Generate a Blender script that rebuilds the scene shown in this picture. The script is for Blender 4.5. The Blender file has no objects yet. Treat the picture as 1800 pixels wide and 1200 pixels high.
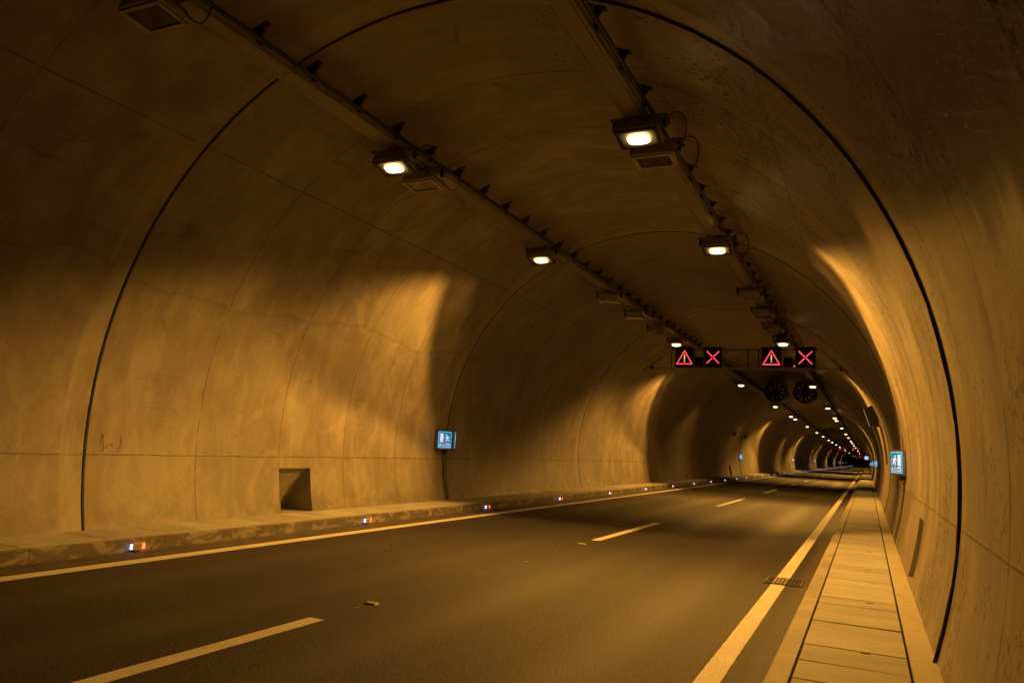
import bpy, bmesh, math, random
from mathutils import Matrix, Vector
R_ = math.radians
random.seed(7)
S = bpy.context.scene
COL = S.collection

# ------------------------------------------------------------------ camera
cd = bpy.data.cameras.new("camera"); cam = bpy.data.objects.new("camera", cd); COL.objects.link(cam)
cd.sensor_width = 36.0; cd.lens = 26.76; cd.clip_start = 0.05; cd.clip_end = 3000
yaw, pit, rol = R_(25.2), R_(7.64), R_(3.28)
F = Vector((-math.sin(yaw)*math.cos(pit), math.cos(yaw)*math.cos(pit), math.sin(pit)))
Rv = Vector((math.cos(yaw), math.sin(yaw), 0)); Uv = Rv.cross(F)
R2 = math.cos(rol)*Rv + math.sin(rol)*Uv; U2 = -math.sin(rol)*Rv + math.cos(rol)*Uv
M = Matrix.Identity(4)
for i in range(3):
    M[i][0] = R2[i]; M[i][1] = U2[i]; M[i][2] = -F[i]
M[0][3], M[1][3], M[2][3] = 0.0, 0.0, 1.78
cam.matrix_world = M
S.camera = cam
# ------------------------------------------------------------------ world (night, inside a tunnel)
W = bpy.data.worlds.new("World"); S.world = W; W.use_nodes = True
W.node_tree.nodes["Background"].inputs[0].default_value = (0.0012, 0.0008, 0.0005, 1)
W.node_tree.nodes["Background"].inputs[1].default_value = 1.0
S.view_settings.view_transform = 'Standard'; S.view_settings.look = 'None'
S.view_settings.exposure = 0.0; S.view_settings.gamma = 1.0
S.render.engine = 'CYCLES'
S.cycles.use_denoising = True
S.cycles.max_bounces = 6; S.cycles.diffuse_bounces = 4; S.cycles.glossy_bounces = 2
S.cycles.use_adaptive_sampling = True; S.cycles.adaptive_threshold = 0.04
S.cycles.transparent_max_bounces = 8
S.cycles.sample_clamp_indirect = 4.0; S.cycles.sample_clamp_direct = 0.0
S.cycles.caustics_reflective = False; S.cycles.caustics_refractive = False

# ------------------------------------------------------------------ tunnel dimensions
CX, CZ, CR = -4.87, 1.68, 5.607
Y0, Y1 = -13.77, 800.0
JY, JP = 7.67, 10.72            # first deep joint and the joint pitch
SODIUM = (1.0, 0.445, 0.062)

def wall_x(z, side, off=0.0):
    r = CR - off
    return CX + side*math.sqrt(max(r*r - (z-CZ)**2, 0.0))
def crown_z(x, off=0.0):
    r = CR - off
    return CZ + math.sqrt(r*r - (x-CX)**2)

# ------------------------------------------------------------------ mesh helpers
class MB:
    def __init__(s): s.v = []; s.f = []; s.uv = None
    def add(s, vs, fs):
        n = len(s.v); s.v += [tuple(p) for p in vs]; s.f += [tuple(i+n for i in f) for f in fs]; return s
    def box(s, c, d, rot=None):
        x, y, z = d[0]/2, d[1]/2, d[2]/2
        P = [Vector(p) for p in ((-x,-y,-z),(x,-y,-z),(x,y,-z),(-x,y,-z),(-x,-y,z),(x,-y,z),(x,y,z),(-x,y,z))]
        if rot is not None: P = [rot @ p for p in P]
        C = Vector(c)
        return s.add([p+C for p in P], [(0,3,2,1),(4,5,6,7),(0,1,5,4),(1,2,6,5),(2,3,7,6),(3,0,4,7)])
    def tube(s, pts, r, n=8, cap=True):
        pts = [Vector(p) for p in pts]; rings = []
        for i, p in enumerate(pts):
            a = pts[max(i-1,0)]; b = pts[min(i+1,len(pts)-1)]; t = (b-a).normalized()
            u = t.cross(Vector((0,0,1)));
            if u.length < 1e-3: u = t.cross(Vector((0,1,0)))
            u.normalize(); w = t.cross(u)
            rr = r[i] if isinstance(r, (list, tuple)) else r
            rings.append([p+rr*(math.cos(2*math.pi*k/n)*u+math.sin(2*math.pi*k/n)*w) for k in range(n)])
        base = len(s.v)
        for g in rings: s.v += [tuple(p) for p in g]
        for i in range(len(rings)-1):
            for k in range(n):
                a = base+i*n+k; b = base+i*n+(k+1)%n
                s.f.append((a, b, b+n, a+n))
        if cap:
            s.f.append(tuple(base+k for k in range(n))[::-1]); s.f.append(tuple(base+(len(rings)-1)*n+k for k in range(n)))
        return s
    def lathe(s, prof, c, n=32, axis='Y', closed=False):
        C = Vector(c); base = len(s.v)
        for (r, h) in prof:
            for k in range(n):
                a = 2*math.pi*k/n
                if axis == 'Y': p = Vector((r*math.cos(a), h, r*math.sin(a)))
                else: p = Vector((r*math.cos(a), r*math.sin(a), h))
                s.v.append(tuple(p+C))
        m = len(prof)
        for i in range(m if closed else m-1):
            j = (i+1) % m
            for k in range(n):
                s.f.append((base+i*n+k, base+i*n+(k+1)%n, base+j*n+(k+1)%n, base+j*n+k))
        return s
    def prism(s, poly, mat, t):            # 2-D polygon in the local XY plane of mat, extruded by t along its Z
        n = len(poly)
        vs = [mat @ Vector((x, y, 0)) for x, y in poly] + [mat @ Vector((x, y, t)) for x, y in poly]
        fs = [tuple(range(n))[::-1], tuple(range(n, 2*n))] + [(i, (i+1)%n, n+(i+1)%n, n+i) for i in range(n)]
        return s.add(vs, fs)
    def build(s, name, mat=None, parent=None, smooth=False, bevel=0.0, loc=None, uv=None):
        me = bpy.data.meshes.new(name); me.from_pydata(s.v, [], s.f)
        bm = bmesh.new(); bm.from_mesh(me)
        if uv is None: bmesh.ops.recalc_face_normals(bm, faces=bm.faces)
        if bevel:
            ed = [e for e in bm.edges if len(e.link_faces) == 2 and e.calc_face_angle(0) > 0.6]
            bmesh.ops.bevel(bm, geom=ed, offset=bevel, segments=2, affect='EDGES', profile=0.5)
        bm.to_mesh(me); bm.free()
        if uv is not None:
            L = me.uv_layers.new(name="UVMap")
            for lp in me.loops: L.data[lp.index].uv = uv[lp.vertex_index]
        if smooth:
            for p in me.polygons: p.use_smooth = True
            if bevel or smooth == 'auto':
                me.set_sharp_from_angle(angle=R_(40))
        if mat: me.materials.append(mat)
        o = bpy.data.objects.new(name, me); COL.objects.link(o)
        if parent is not None: o.parent = parent
        if loc is not None: o.location = loc
        return o
def thing(name, label, cat, loc=(0,0,0), group=None, rz=0):
    o = bpy.data.objects.new(name, None); COL.objects.link(o); o.location = loc; o.rotation_euler.z = rz
    o.empty_display_size = .2
    o['label'] = label; o['category'] = cat
    if group: o['group'] = group
    return o
def tag(o, label, cat, group=None):
    o['label'] = label; o['category'] = cat
    if group: o['group'] = group
    return o
def kids(o): return [c for c in CHILD.get(o, [])]
CHILD = {}
def index_children():
    CHILD.clear()
    for o in bpy.data.objects:
        if o.parent: CHILD.setdefault(o.parent, []).append(o)
def copy_tree(o, parent=None):
    c = o.copy(); COL.objects.link(c)
    if parent is not None: c.parent = parent
    for k in CHILD.get(o, []): copy_tree(k, c)
    return c
def dup(proto, loc, label, group=None):
    c = copy_tree(proto); c.location = loc; c['label'] = label
    if group: c['group'] = group
    return c

# ------------------------------------------------------------------ material helpers
def nt(name):
    m = bpy.data.materials.new(name); m.use_nodes = True; t = m.node_tree
    return m, t, t.nodes["Principled BSDF"]
class N:
    def __init__(s, t): s.t = t
    def node(s, ty, **kw):
        n = s.t.nodes.new(ty)
        for k, v in kw.items():
            setattr(n, k, v)
        return n
    def link(s, a, b): s.t.links.new(a, b)
    def m(s, op, a, b=None, c=None, clamp=False):
        n = s.t.nodes.new('ShaderNodeMath'); n.operation = op; n.use_clamp = clamp
        for i, x in enumerate((a, b, c)):
            if x is None: continue
            if isinstance(x, (int, float)): n.inputs[i].default_value = x
            else: s.t.links.new(x, n.inputs[i])
        return n.outputs[0]
    def ss(s, x, lo, hi):                    # smoothstep of x from lo to hi
        n = s.t.nodes.new('ShaderNodeMapRange'); n.interpolation_type = 'SMOOTHSTEP'
        s.t.links.new(x, n.inputs[0])
        for i, q in ((1, lo), (2, hi)):
            if isinstance(q, (int, float)): n.inputs[i].default_value = q
            else: s.t.links.new(q, n.inputs[i])
        return n.outputs[0]
    def noise(s, vec, scale, detail=4, rough=.55, sc=(1,1,1), dist=0.0, loc=(0,0,0)):
        mp = s.t.nodes.new('ShaderNodeMapping'); s.t.links.new(vec, mp.inputs[0])
        mp.inputs[3].default_value = sc; mp.inputs[1].default_value = loc
        n = s.t.nodes.new('ShaderNodeTexNoise'); s.t.links.new(mp.outputs[0], n.inputs['Vector'])
        n.inputs['Scale'].default_value = scale; n.inputs['Detail'].default_value = detail
        n.inputs['Roughness'].default_value = rough; n.inputs['Distortion'].default_value = dist
        return n.outputs['Fac']
    def vor(s, vec, scale, sc=(1,1,1), rnd=1.0):
        mp = s.t.nodes.new('ShaderNodeMapping'); s.t.links.new(vec, mp.inputs[0]); mp.inputs[3].default_value = sc
        n = s.t.nodes.new('ShaderNodeTexVoronoi'); s.t.links.new(mp.outputs[0], n.inputs['Vector'])
        n.inputs['Scale'].default_value = scale; n.inputs['Randomness'].default_value = rnd
        return n.outputs['Distance']
    def mix(s, fac, a, b, mode='MIX'):
        n = s.t.nodes.new('ShaderNodeMix'); n.data_type = 'RGBA'; n.blend_type = mode
        if isinstance(fac, (int, float)): n.inputs[0].default_value = fac
        else: s.t.links.new(fac, n.inputs[0])
        for i, x in ((6, a), (7, b)):
            if isinstance(x, tuple): n.inputs[i].default_value = (*x, 1)
            else: s.t.links.new(x, n.inputs[i])
        return n.outputs[2]
    def ramp(s, x, stops):
        n = s.t.nodes.new('ShaderNodeValToRGB'); s.t.links.new(x, n.inputs[0]); e = n.color_ramp.elements
        while len(e) < len(stops): e.new(0.5)
        for el, (p, c) in zip(e, stops): el.position = p; el.color = (*c, 1)
        return n.outputs[0]
    def bump(s, h, strength, dist=.01, prev=None):
        n = s.t.nodes.new('ShaderNodeBump'); n.inputs['Strength'].default_value = strength; n.inputs['Distance'].default_value = dist
        s.t.links.new(h, n.inputs['Height'])
        if prev is not None: s.t.links.new(prev, n.inputs['Normal'])
        return n.outputs[0]

def simple(name, col, rough=.5, metal=0.0, var=.15, scale=12, bump=.1):
    m, t, b = nt(name); n = N(t)
    tc = t.nodes.new('ShaderNodeTexCoord').outputs['Object']
    f = n.noise(tc, scale, 4)
    lo = tuple(c*(1-var) for c in col); hi = tuple(min(c*(1+var), 1) for c in col)
    c = n.ramp(f, [(.3, lo), (.7, hi)]); t.links.new(c, b.inputs['Base Color'])
    r = n.m('MULTIPLY_ADD', f, .25, rough-.12, clamp=True); t.links.new(r, b.inputs['Roughness'])
    b.inputs['Metallic'].default_value = metal
    if bump:
        t.links.new(n.bump(n.noise(tc, scale*6, 3), bump, .002), b.inputs['Normal'])
    return m
def emit(name, col, strength, base=(.02,.02,.02)):
    m, t, b = nt(name)
    b.inputs['Base Color'].default_value = (*base, 1); b.inputs['Roughness'].default_value = .4
    b.inputs['Emission Color'].default_value = (*col, 1); b.inputs['Emission Strength'].default_value = strength
    return m

# ---- concrete lining (UV: u = metres along the tunnel, v = metres of arc from the crown, negative on the left)
def mat_lining():
    m, t, b = nt("lining_concrete"); n = N(t)
    uv = t.nodes.new('ShaderNodeUVMap'); uv.uv_map = "UVMap"
    P = uv.outputs[0]
    sp = t.nodes.new('ShaderNodeSeparateXYZ'); n.link(P, sp.inputs[0]); u, v = sp.outputs[0], sp.outputs[1]
    av = n.m('ABSOLUTE', v)
    right = n.ss(v, -1.0, 3.0)
    big = n.noise(P, .45, 5, .6, (1, .8, 1), .4)
    med = n.noise(P, 1.6, 6, .65, (1, .55, 1), .3)
    fine = n.noise(P, 14, 5, .7)
    streak = n.noise(P, 5.5, 4, .6, (1, .13, 1))
    micro = n.noise(P, 70, 3, .6)
    c = n.ramp(big, [(.28, (.235, .215, .185)), (.5, (.315, .285, .245)), (.75, (.385, .35, .295))])
    c = n.mix(n.ss(med, .38, .62), n.mix(.6, c, (.19, .165, .135)), c)
    # pale laitance runs and darker runs following the arc
    c = n.mix(n.m('MULTIPLY', n.ss(streak, .52, .74), .28), c, (.47, .43, .36))
    c = n.mix(n.m('MULTIPLY', n.ss(streak, .46, .26), .45), c, (.2, .175, .145))
    c = n.mix(n.m('MULTIPLY', n.ss(fine, .52, .72), .3), c, (.18, .155, .125))
    c = n.mix(n.m('MULTIPLY', n.ss(micro, .54, .66), .22), c, (.16, .14, .115))
    # dark damp stains, mostly at the shoulders of each pour
    st = n.noise(P, .9, 4, .65, (.5, 1.5, 1), 1.2, (3.1, 7.7, 0))
    sm = n.m('MULTIPLY', n.ss(st, .60, .76), n.m('SUBTRACT', 1, n.ss(av, 7.0, 8.6)))
    c = n.mix(n.m('MULTIPLY', sm, .7), c, (.11, .09, .07))
    st2 = n.noise(P, .55, 5, .7, (1, .6, 1), 1.6, (11, 2, 0)); c = n.mix(n.m('MULTIPLY', n.ss(st2, .50, .66), .38), c, (.17, .145, .115))
    st3 = n.noise(P, .7, 5, .7, (.8, .7, 1), 1.9, (5, 21, 0)); c = n.mix(n.m('MULTIPLY', n.ss(st3, .54, .66), .30), c, (.46, .425, .35))
    # blotchy wash low on the wall and grime at the foot
    foot = n.m('MULTIPLY', n.ss(av, 9.6, 10.25), n.ss(n.noise(P, 2.3, 4, .6, (1, 1, 1), .3), .38, .62))
    c = n.mix(n.m('MULTIPLY', foot, .55), c, (.14, .12, .085))
    # blow holes
    pd = n.ss(n.noise(P, .8, 3, .5, (1, 1, 1), 0, (9, 2, 0)), .40, .58)
    dens = n.m('MULTIPLY', pd, n.m('MULTIPLY_ADD', right, .7, .3))
    vo = n.vor(P, 20, (1, .8, 1)); sz = n.noise(P, 15, 2, .5, (1, .8, 1), 0, (4, 4, 0))
    thr = n.m('MULTIPLY', n.m('MULTIPLY', n.ss(sz, .40, .60), .52), dens)
    pore = n.m('LESS_THAN', vo, thr)
    vo2 = n.vor(P, 38, (1, .6, 1)); sz2 = n.noise(P, 21, 2, .5, (1, 1, 1), 0, (1, 8, 0))
    pore2 = n.m('LESS_THAN', vo2, n.m('MULTIPLY', n.ss(sz2, .5, .8), n.m('MULTIPLY_ADD', dens, .3, .06)))
    pores = n.m('MAXIMUM', pore, pore2)
    c = n.mix(n.m('MULTIPLY', pores, .85), c, (.035, .028, .02))
    # formwork seams: rings and long joints
    wob = n.m('MULTIPLY', n.m('SUBTRACT', n.noise(P, 1.1, 3), .5), .05)
    ph = n.m('FLOORED_MODULO', n.m('SUBTRACT', n.m('ADD', u, wob), JY), JP)
    brk = n.ss(n.noise(P, 3.0, 3, .6, (1, 1, 1), 0, (2, 5, 0)), .32, .56)
    lines = None
    for off, w in ((2.08, .013), (4.14, .013), (6.18, .011), (8.25, .013)):
        l = n.ss(n.m('ABSOLUTE', n.m('SUBTRACT', ph, off)), n.m('MULTIPLY_ADD', right, w*2.2, w*1.8), w*.3)
        lines = l if lines is None else n.m('MAXIMUM', lines, l)
    lines = n.m('MULTIPLY', n.m('MULTIPLY', lines, n.m('MULTIPLY_ADD', brk, .75, .25)), n.m('MULTIPLY_ADD', right, .35, .65))
    vw = n.m('ADD', av, n.m('MULTIPLY', wob, .8))
    lg = n.ss(n.m('ABSOLUTE', n.m('SUBTRACT', vw, 9.215)), .016, .004)
    l2 = n.ss(n.m('ABSOLUTE', n.m('SUBTRACT', vw, 4.18)), .022, .004)
    lg = n.m('MAXIMUM', lg, n.m('MULTIPLY', l2, .8))
    # wandering pour seam on the left wall only
    wv = n.m('ADD', v, n.m('MULTIPLY', n.m('SUBTRACT', n.noise(P, .35, 3, .5, (1, .1, 1)), .5), 1.3))
    l3 = n.m('MULTIPLY', n.ss(n.m('ABSOLUTE', n.m('ADD', wv, 6.45)), .06, .006), .22)
    seams = n.m('MAXIMUM', n.m('MAXIMUM', lines, n.m('MULTIPLY', lg, n.m('MULTIPLY_ADD', brk, .5, .5))), l3)
    # faint rectangular outlines of the form windows
    pu = n.m('SUBTRACT', n.m('FLOORED_MODULO', n.m('SUBTRACT', u, 12.2), 5.36), 2.0)
    du = n.m('SUBTRACT', n.m('ABSOLUTE', pu), .30); dv = n.m('SUBTRACT', n.m('ABSOLUTE', n.m('SUBTRACT', av, 8.2)), .27)
    rect = n.m('MULTIPLY', n.ss(n.m('ABSOLUTE', n.m('MAXIMUM', du, dv)), .014, .004), .22)
    seams = n.m('MAXIMUM', seams, rect)
    c = n.mix(n.m('MULTIPLY', seams, .85), c, (.05, .038, .027))
    # pale strip of repaired mortar just before each movement joint
    pj = n.m('MULTIPLY', n.ss(ph, JP-.42, JP-.36), n.ss(n.noise(P, 3.5, 4, .6, (1, .25, 1)), .35, .6))
    c = n.mix(n.m('MULTIPLY', pj, .4), c, (.47, .44, .38))
    t.links.new(c, b.inputs['Base Color'])
    rg = n.m('MULTIPLY_ADD', n.m('MULTIPLY', right, n.ss(streak, .40, .60)), -.07, n.m('MULTIPLY_ADD', med, .35, .36), clamp=True); t.links.new(rg, b.inputs['Roughness'])
    b.inputs['Specular IOR Level'].default_value = .6
    wav = n.noise(P, .55, 3, .5, (1, .35, 1)); wav2 = n.noise(P, 3.2, 3, .5, (1, .16, 1))
    nb = n.bump(wav, .55, .05); nb = n.bump(wav2, .16, .012, nb)
    h = n.m('SUBTRACT', n.m('MULTIPLY', fine, .4), n.m('ADD', n.m('MULTIPLY', pores, .9), n.m('MULTIPLY', seams, .4)))
    nb = n.bump(h, .55, .010, nb); nb = n.bump(micro, .25, .002, nb)
    t.links.new(nb, b.inputs['Normal'])
    return m
def mat_asphalt():
    m, t, b = nt("asphalt"); n = N(t)
    g = t.nodes.new('ShaderNodeTexCoord'); P = g.outputs['Object']
    sp = t.nodes.new('ShaderNodeSeparateXYZ'); n.link(P, sp.inputs[0]); x = sp.outputs[0]
    grain = n.noise(P, 46, 4, .85); v = n.vor(P, 95); big = n.noise(P, .5, 4, .6, (1, .25, 1), .3); mid = n.noise(P, 4, 4, .6, (1, .3, 1))
    c = n.ramp(grain, [(.42, (.0025, .0023, .002)), (.50, (.017, .0155, .0135)), (.575, (.118, .104, .088))])
    chips = n.m('MULTIPLY', n.ss(v, .22, .06), n.ss(n.noise(P, 30, 2), .52, .62))
    c = n.mix(n.m('MULTIPLY', chips, .6), c, (.20, .185, .16))
    cl = n.noise(P, 17, 3, .7); c = n.mix(n.m('MULTIPLY', n.ss(cl, .52, .40), .55), c, (.010, .009, .008))
    c = n.mix(n.ss(big, .38, .62), n.mix(.5, c, (.020, .017, .014)), c)
    sk = n.noise(P, 1.5, 5, .65, (2.2, .10, 1), .2); c = n.mix(n.m('MULTIPLY', n.ss(sk, .52, .72), .25), c, (.085, .075, .062))
    oil = n.noise(P, 1.1, 4, .6, (1.6, .35, 1), .8, (4, 9, 0)); c = n.mix(n.m('MULTIPLY', n.ss(oil, .62, .74), .6), c, (.012, .010, .009))
    c = n.mix(n.m('MULTIPLY', n.ss(mid, .5, .8), .25), c, (.075, .066, .054))
    trk = None                                            # tyre-polished tracks, slightly lighter
    for xc in (-2.15, -3.85, -5.75, -7.45):
        k = n.ss(n.m('ABSOLUTE', n.m('SUBTRACT', x, xc)), .55, .05); trk = k if trk is None else n.m('MAXIMUM', trk, k)
    c = n.mix(n.m('MULTIPLY', trk, .13), c, (.07, .062, .052))
    gut = n.m('MAXIMUM', n.ss(x, -8.72, -8.84), n.m('MULTIPLY', n.ss(x, -.98, -.86), .5))
    gc = n.ramp(n.noise(P, 3.0, 5, .65, (1, .5, 1)), [(.3, (.085, .075, .06)), (.7, (.16, .14, .11))])
    c = n.mix(n.m('MULTIPLY', gut, .75), c, gc)
    t.links.new(c, b.inputs['Base Color'])
    r = n.m('MULTIPLY_ADD', trk, -.08, .65); r = n.m('MULTIPLY_ADD', big, .16, n.m('SUBTRACT', r, .08)); t.links.new(r, b.inputs['Roughness'])
    b.inputs['Specular IOR Level'].default_value = .3
    nb = n.bump(grain, .7, .010); nb = n.bump(v, .45, .006, nb); t.links.new(nb, b.inputs['Normal'])
    return m
def mat_concrete(name, lo, mid_, hi, islands=True, streaky=(1,1,1), scuff=False):
    m, t, b = nt(name); n = N(t)
    g = t.nodes.new('ShaderNodeTexCoord'); P = g.outputs['Object']
    a = n.noise(P, 1.3, 5, .6, streaky, .3); f = n.noise(P, 9, 6, .7, streaky); mic = n.noise(P, 90, 3)
    c = n.ramp(a, [(.28, lo), (.5, mid_), (.75, hi)])
    c = n.mix(n.m('MULTIPLY', n.ss(f, .52, .75), .4), c, tuple(q*.62 for q in lo))
    c = n.mix(n.m('MULTIPLY', n.ss(mic, .56, .72), .3), c, tuple(q*.6 for q in lo))
    if islands:
        ge = t.nodes.new('ShaderNodeNewGeometry'); rp = ge.outputs['Random Per Island']
        k = n.m('MULTIPLY_ADD', rp, .34, .80)
        cc = t.nodes.new('ShaderNodeCombineColor'); [t.links.new(k, cc.inputs[i]) for i in range(3)]
        c = n.mix(1.0, c, cc.outputs[0], 'MULTIPLY')
    if scuff:
        s1 = n.noise(P, 2.6, 4, .65, (1, .8, 2.0), .6, (1, 3, 2)); c = n.mix(n.ss(s1, .47, .62), c, (.33, .30, .25))
        s2 = n.noise(P, 3.4, 4, .65, (1, .8, 2.0), .6, (5, 1, 2)); c = n.mix(n.m('MULTIPLY', n.ss(s2, .55, .7), .6), c, (.07, .06, .045))
    sp2 = n.vor(P, 22); c = n.mix(n.m('MULTIPLY', n.m('LESS_THAN', sp2, n.m('MULTIPLY', n.ss(n.noise(P, 8, 2), .58, .8), .25)), .8), c, (.05, .04, .03))
    t.links.new(c, b.inputs['Base Color']); b.inputs['Roughness'].default_value = .68
    nb = n.bump(f, .35, .006); nb = n.bump(mic, .3, .002, nb); t.links.new(nb, b.inputs['Normal'])
    return m
def mat_paint():
    m, t, b = nt("road_paint"); n = N(t)
    P = t.nodes.new('ShaderNodeTexCoord').outputs['Object']
    f = n.noise(P, 38, 4, .75); w = n.noise(P, 1.6, 4, .6, (1, .3, 1)); d = n.noise(P, 6, 4, .7, (1, .4, 1))
    c = n.ramp(d, [(.3, (.66, .63, .55)), (.7, (.84, .80, .71))])
    k = n.m('MULTIPLY', n.ss(f, .54, .66), n.m('MULTIPLY_ADD', n.ss(w, .35, .65), .65, .12))
    c = n.mix(k, c, (.11, .10, .085))
    t.links.new(c, b.inputs['Base Color']); b.inputs['Roughness'].default_value = .6
    t.links.new(n.bump(f, .5, .005), b.inputs['Normal'])
    return m
def mat_perf():
    m, t, b = nt("perforated_steel"); n = N(t)
    P = t.nodes.new('ShaderNodeTexCoord').outputs['Object']
    b.inputs['Base Color'].default_value = (.33, .31, .28, 1); b.inputs['Metallic'].default_value = .55; b.inputs['Roughness'].default_value = .5
    v = n.vor(P, 26.0, (1, 1, 1), 0.0)
    sp = t.nodes.new('ShaderNodeSeparateXYZ'); n.link(P, sp.inputs[0])
    p = .046
    fx = n.m('SUBTRACT', n.m('FLOORED_MODULO', sp.outputs[0], p), p/2); fy = n.m('SUBTRACT', n.m('FLOORED_MODULO', sp.outputs[1], p), p/2)
    rr = n.m('SQRT', n.m('ADD', n.m('MULTIPLY', fx, fx), n.m('MULTIPLY', fy, fy)))
    hole = n.ss(rr, .0155, .013)
    tr = t.nodes.new('ShaderNodeBsdfTransparent'); mx = t.nodes.new('ShaderNodeMixShader')
    n.link(hole, mx.inputs[0]); n.link(b.outputs[0], mx.inputs[1]); n.link(tr.outputs[0], mx.inputs[2])
    n.link(mx.outputs[0], t.nodes['Material Output'].inputs[0])
    return m

M_LIN = mat_lining(); M_ASP = mat_asphalt(); M_PAINT = mat_paint(); M_PERF = mat_perf()
M_SLAB = mat_concrete("slab_concrete", (.36, .36, .33), (.46, .465, .43), (.54, .545, .51), True, (1.0, 3.2, 1))
M_KERB = mat_concrete("kerb_concrete", (.32, .30, .25), (.42, .39, .33), (.50, .47, .40), True)
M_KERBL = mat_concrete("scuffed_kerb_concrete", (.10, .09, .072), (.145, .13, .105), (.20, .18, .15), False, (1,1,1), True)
M_STRIP = mat_concrete("screed_concrete", (.38, .35, .29), (.47, .44, .365), (.53, .5, .42), False, (1, .5, 1))
M_GASK = simple("joint_gasket", (.030, .025, .021), .75, 0, .5, 4)
M_JOINT = simple("joint_rubber", (.06, .05, .042), .7, 0, .3, 3)
M_STEEL = simple("galvanised_steel", (.40, .39, .37), .45, .6, .2, 9)
M_DARK = simple("dark_painted_steel", (.045, .042, .04), .5, .3, .3, 8)
M_BLACK = simple("black_plastic", (.018, .018, .018), .45, 0, .3, 8)
M_HOUS = simple("lamp_housing_grey", (.42, .40, .36), .45, .1, .12, 6)
M_DARKH = simple("shaded_lamp_housing", (.22, .20, .17), .6, .1, .2, 6)  # the same housing grey with shade painted in, for lit lamps
M_CABLE = simple("brown_cable", (.16, .055, .035), .5, 0, .2, 10, 0)
M_BCABLE = simple("black_cable", (.02, .018, .016), .5, 0, .2, 10, 0)
M_GLASSD = simple("dull_lamp_glass", (.10, .075, .055), .12, 0, .6, 9, .05)
def mat_lamp():
    m, t, b = nt("sodium_lamp_glass"); n = N(t)
    P = t.nodes.new('ShaderNodeTexCoord').outputs['Object']; sp = t.nodes.new('ShaderNodeSeparateXYZ'); n.link(P, sp.inputs[0])
    a = n.m('DIVIDE', sp.outputs[0], .165); c_ = n.m('DIVIDE', n.m('ADD', sp.outputs[1], .026), .11)
    r = n.m('SQRT', n.m('ADD', n.m('MULTIPLY', a, a), n.m('MULTIPLY', c_, c_)))
    col = n.ramp(r, [(.6, (1, .76, .40)), (.9, (1, .62, .22)), (1.05, (1, .45, .08))])
    t.links.new(col, b.inputs['Emission Color']); t.links.new(n.m('MULTIPLY_ADD', n.ss(r, 1.1, .7), 3.0, 8.0), b.inputs['Emission Strength'])
    b.inputs['Base Color'].default_value = (.3, .3, .3, 1); b.inputs['Roughness'].default_value = .2
    return m
M_LAMP = mat_lamp()
M_LAMPFAR = emit("small_sodium_glass", (1.0, .78, .42), 9)
M_RED = emit("red_led", (1.0, .055, .085), 2.6); M_YEL = emit("amber_led", (1.0, .68, .12), 1.6)
M_PANEL = simple("led_panel_red_tint", (.012, .004, .006), .35, 0, .2, 20, 0)  # black with the LEDs' faint red glow put into its colour
M_TEAL = emit("exit_sign_green", (.0, .15, .23), 1.15, (.0, .12, .13))
M_CYAN = emit("exit_sign_border", (.06, .50, .85), 1.1, (.1, .3, .3))
M_WHITE = emit("exit_sign_white", (.62, .55, .92), 1.05, (.6, .6, .6))
M_INK = simple("navy_ink", (.02, .015, .05), .6, 0, .1, 10, 0)
M_BLUE = emit("white_blue_led", (.62, .60, 1.0), 3.0); M_RLED = emit("red_marker_led", (1.0, .10, .03), 4)
M_DISC = emit("blue_sign_light", (.35, .45, 1.0), 1.5)

# ------------------------------------------------------------------ the ground and road
g = MB(); g.add([(-40, -60, -.35), (30, -60, -.35), (30, 900, -.35), (-40, 900, -.35)], [(0,1,2,3)])
go = g.build("ground", simple("rock_soil", (.12, .10, .08), .9, 0, .3, .6)); go['kind'] = "structure"
ys = [Y0+i*6 for i in range(14)] + [90, 150, 300, 800]
r = MB(); xs = [-9.30, -7, -4.8, -2.5, -.70]
vs = [(x, y, 0) for y in ys for x in xs]; fs = [(j*5+i, j*5+i+1, (j+1)*5+i+1, (j+1)*5+i) for j in range(len(ys)-1) for i in range(4)]
r.add(vs, fs); road = r.build("road", M_ASP); road['kind'] = "structure"
def ragged_strip(x0, x1, y0, y1, step, z=.004, jit=.0022, skip=None):
    b = MB(); n = max(2, int((y1-y0)/step)); rows = []
    for i in range(n+1):
        y = y0+(y1-y0)*i/n
        e = 0 if i in (0, n) else 1
        rows.append(((x0+random.uniform(-jit, jit), y), (x1+random.uniform(-jit, jit), y+random.uniform(-jit, jit)*0)))
    v = [(p[0], p[1], z) for rw in rows for p in rw]
    b.add(v, [(2*i, 2*i+1, 2*i+3, 2*i+2) for i in range(n)]); return b
def edge_line(x0, x1, cuts=()):
    b = MB(); y = Y0
    for (a, c) in list(cuts)+[(60, 60)]:
        q = ragged_strip(x0, x1, y, a, .12); b.add(q.v, q.f); y = c
    q = ragged_strip(x0, x1, 60, 800, 8); b.add(q.v, q.f)
    return b.build("edge_line", M_PAINT, road)
edge_line(-8.70, -8.45); edge_line(-1.255, -1.065, [(11.86, 12.56)])
d = -8.6
k = 0
dash = [(-8.5, -2.5), (1.4, 6.2), (14.62, 19.6), (28.1, 34.2), (42.0, 48.0)] + [(56+14*i, 62+14*i) for i in range(36)]
for (a, c) in dash:
    ragged_strip(-4.92, -4.74, a, c, .12 if a < 40 else 3).build("lane_dash", M_PAINT, road)
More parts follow.
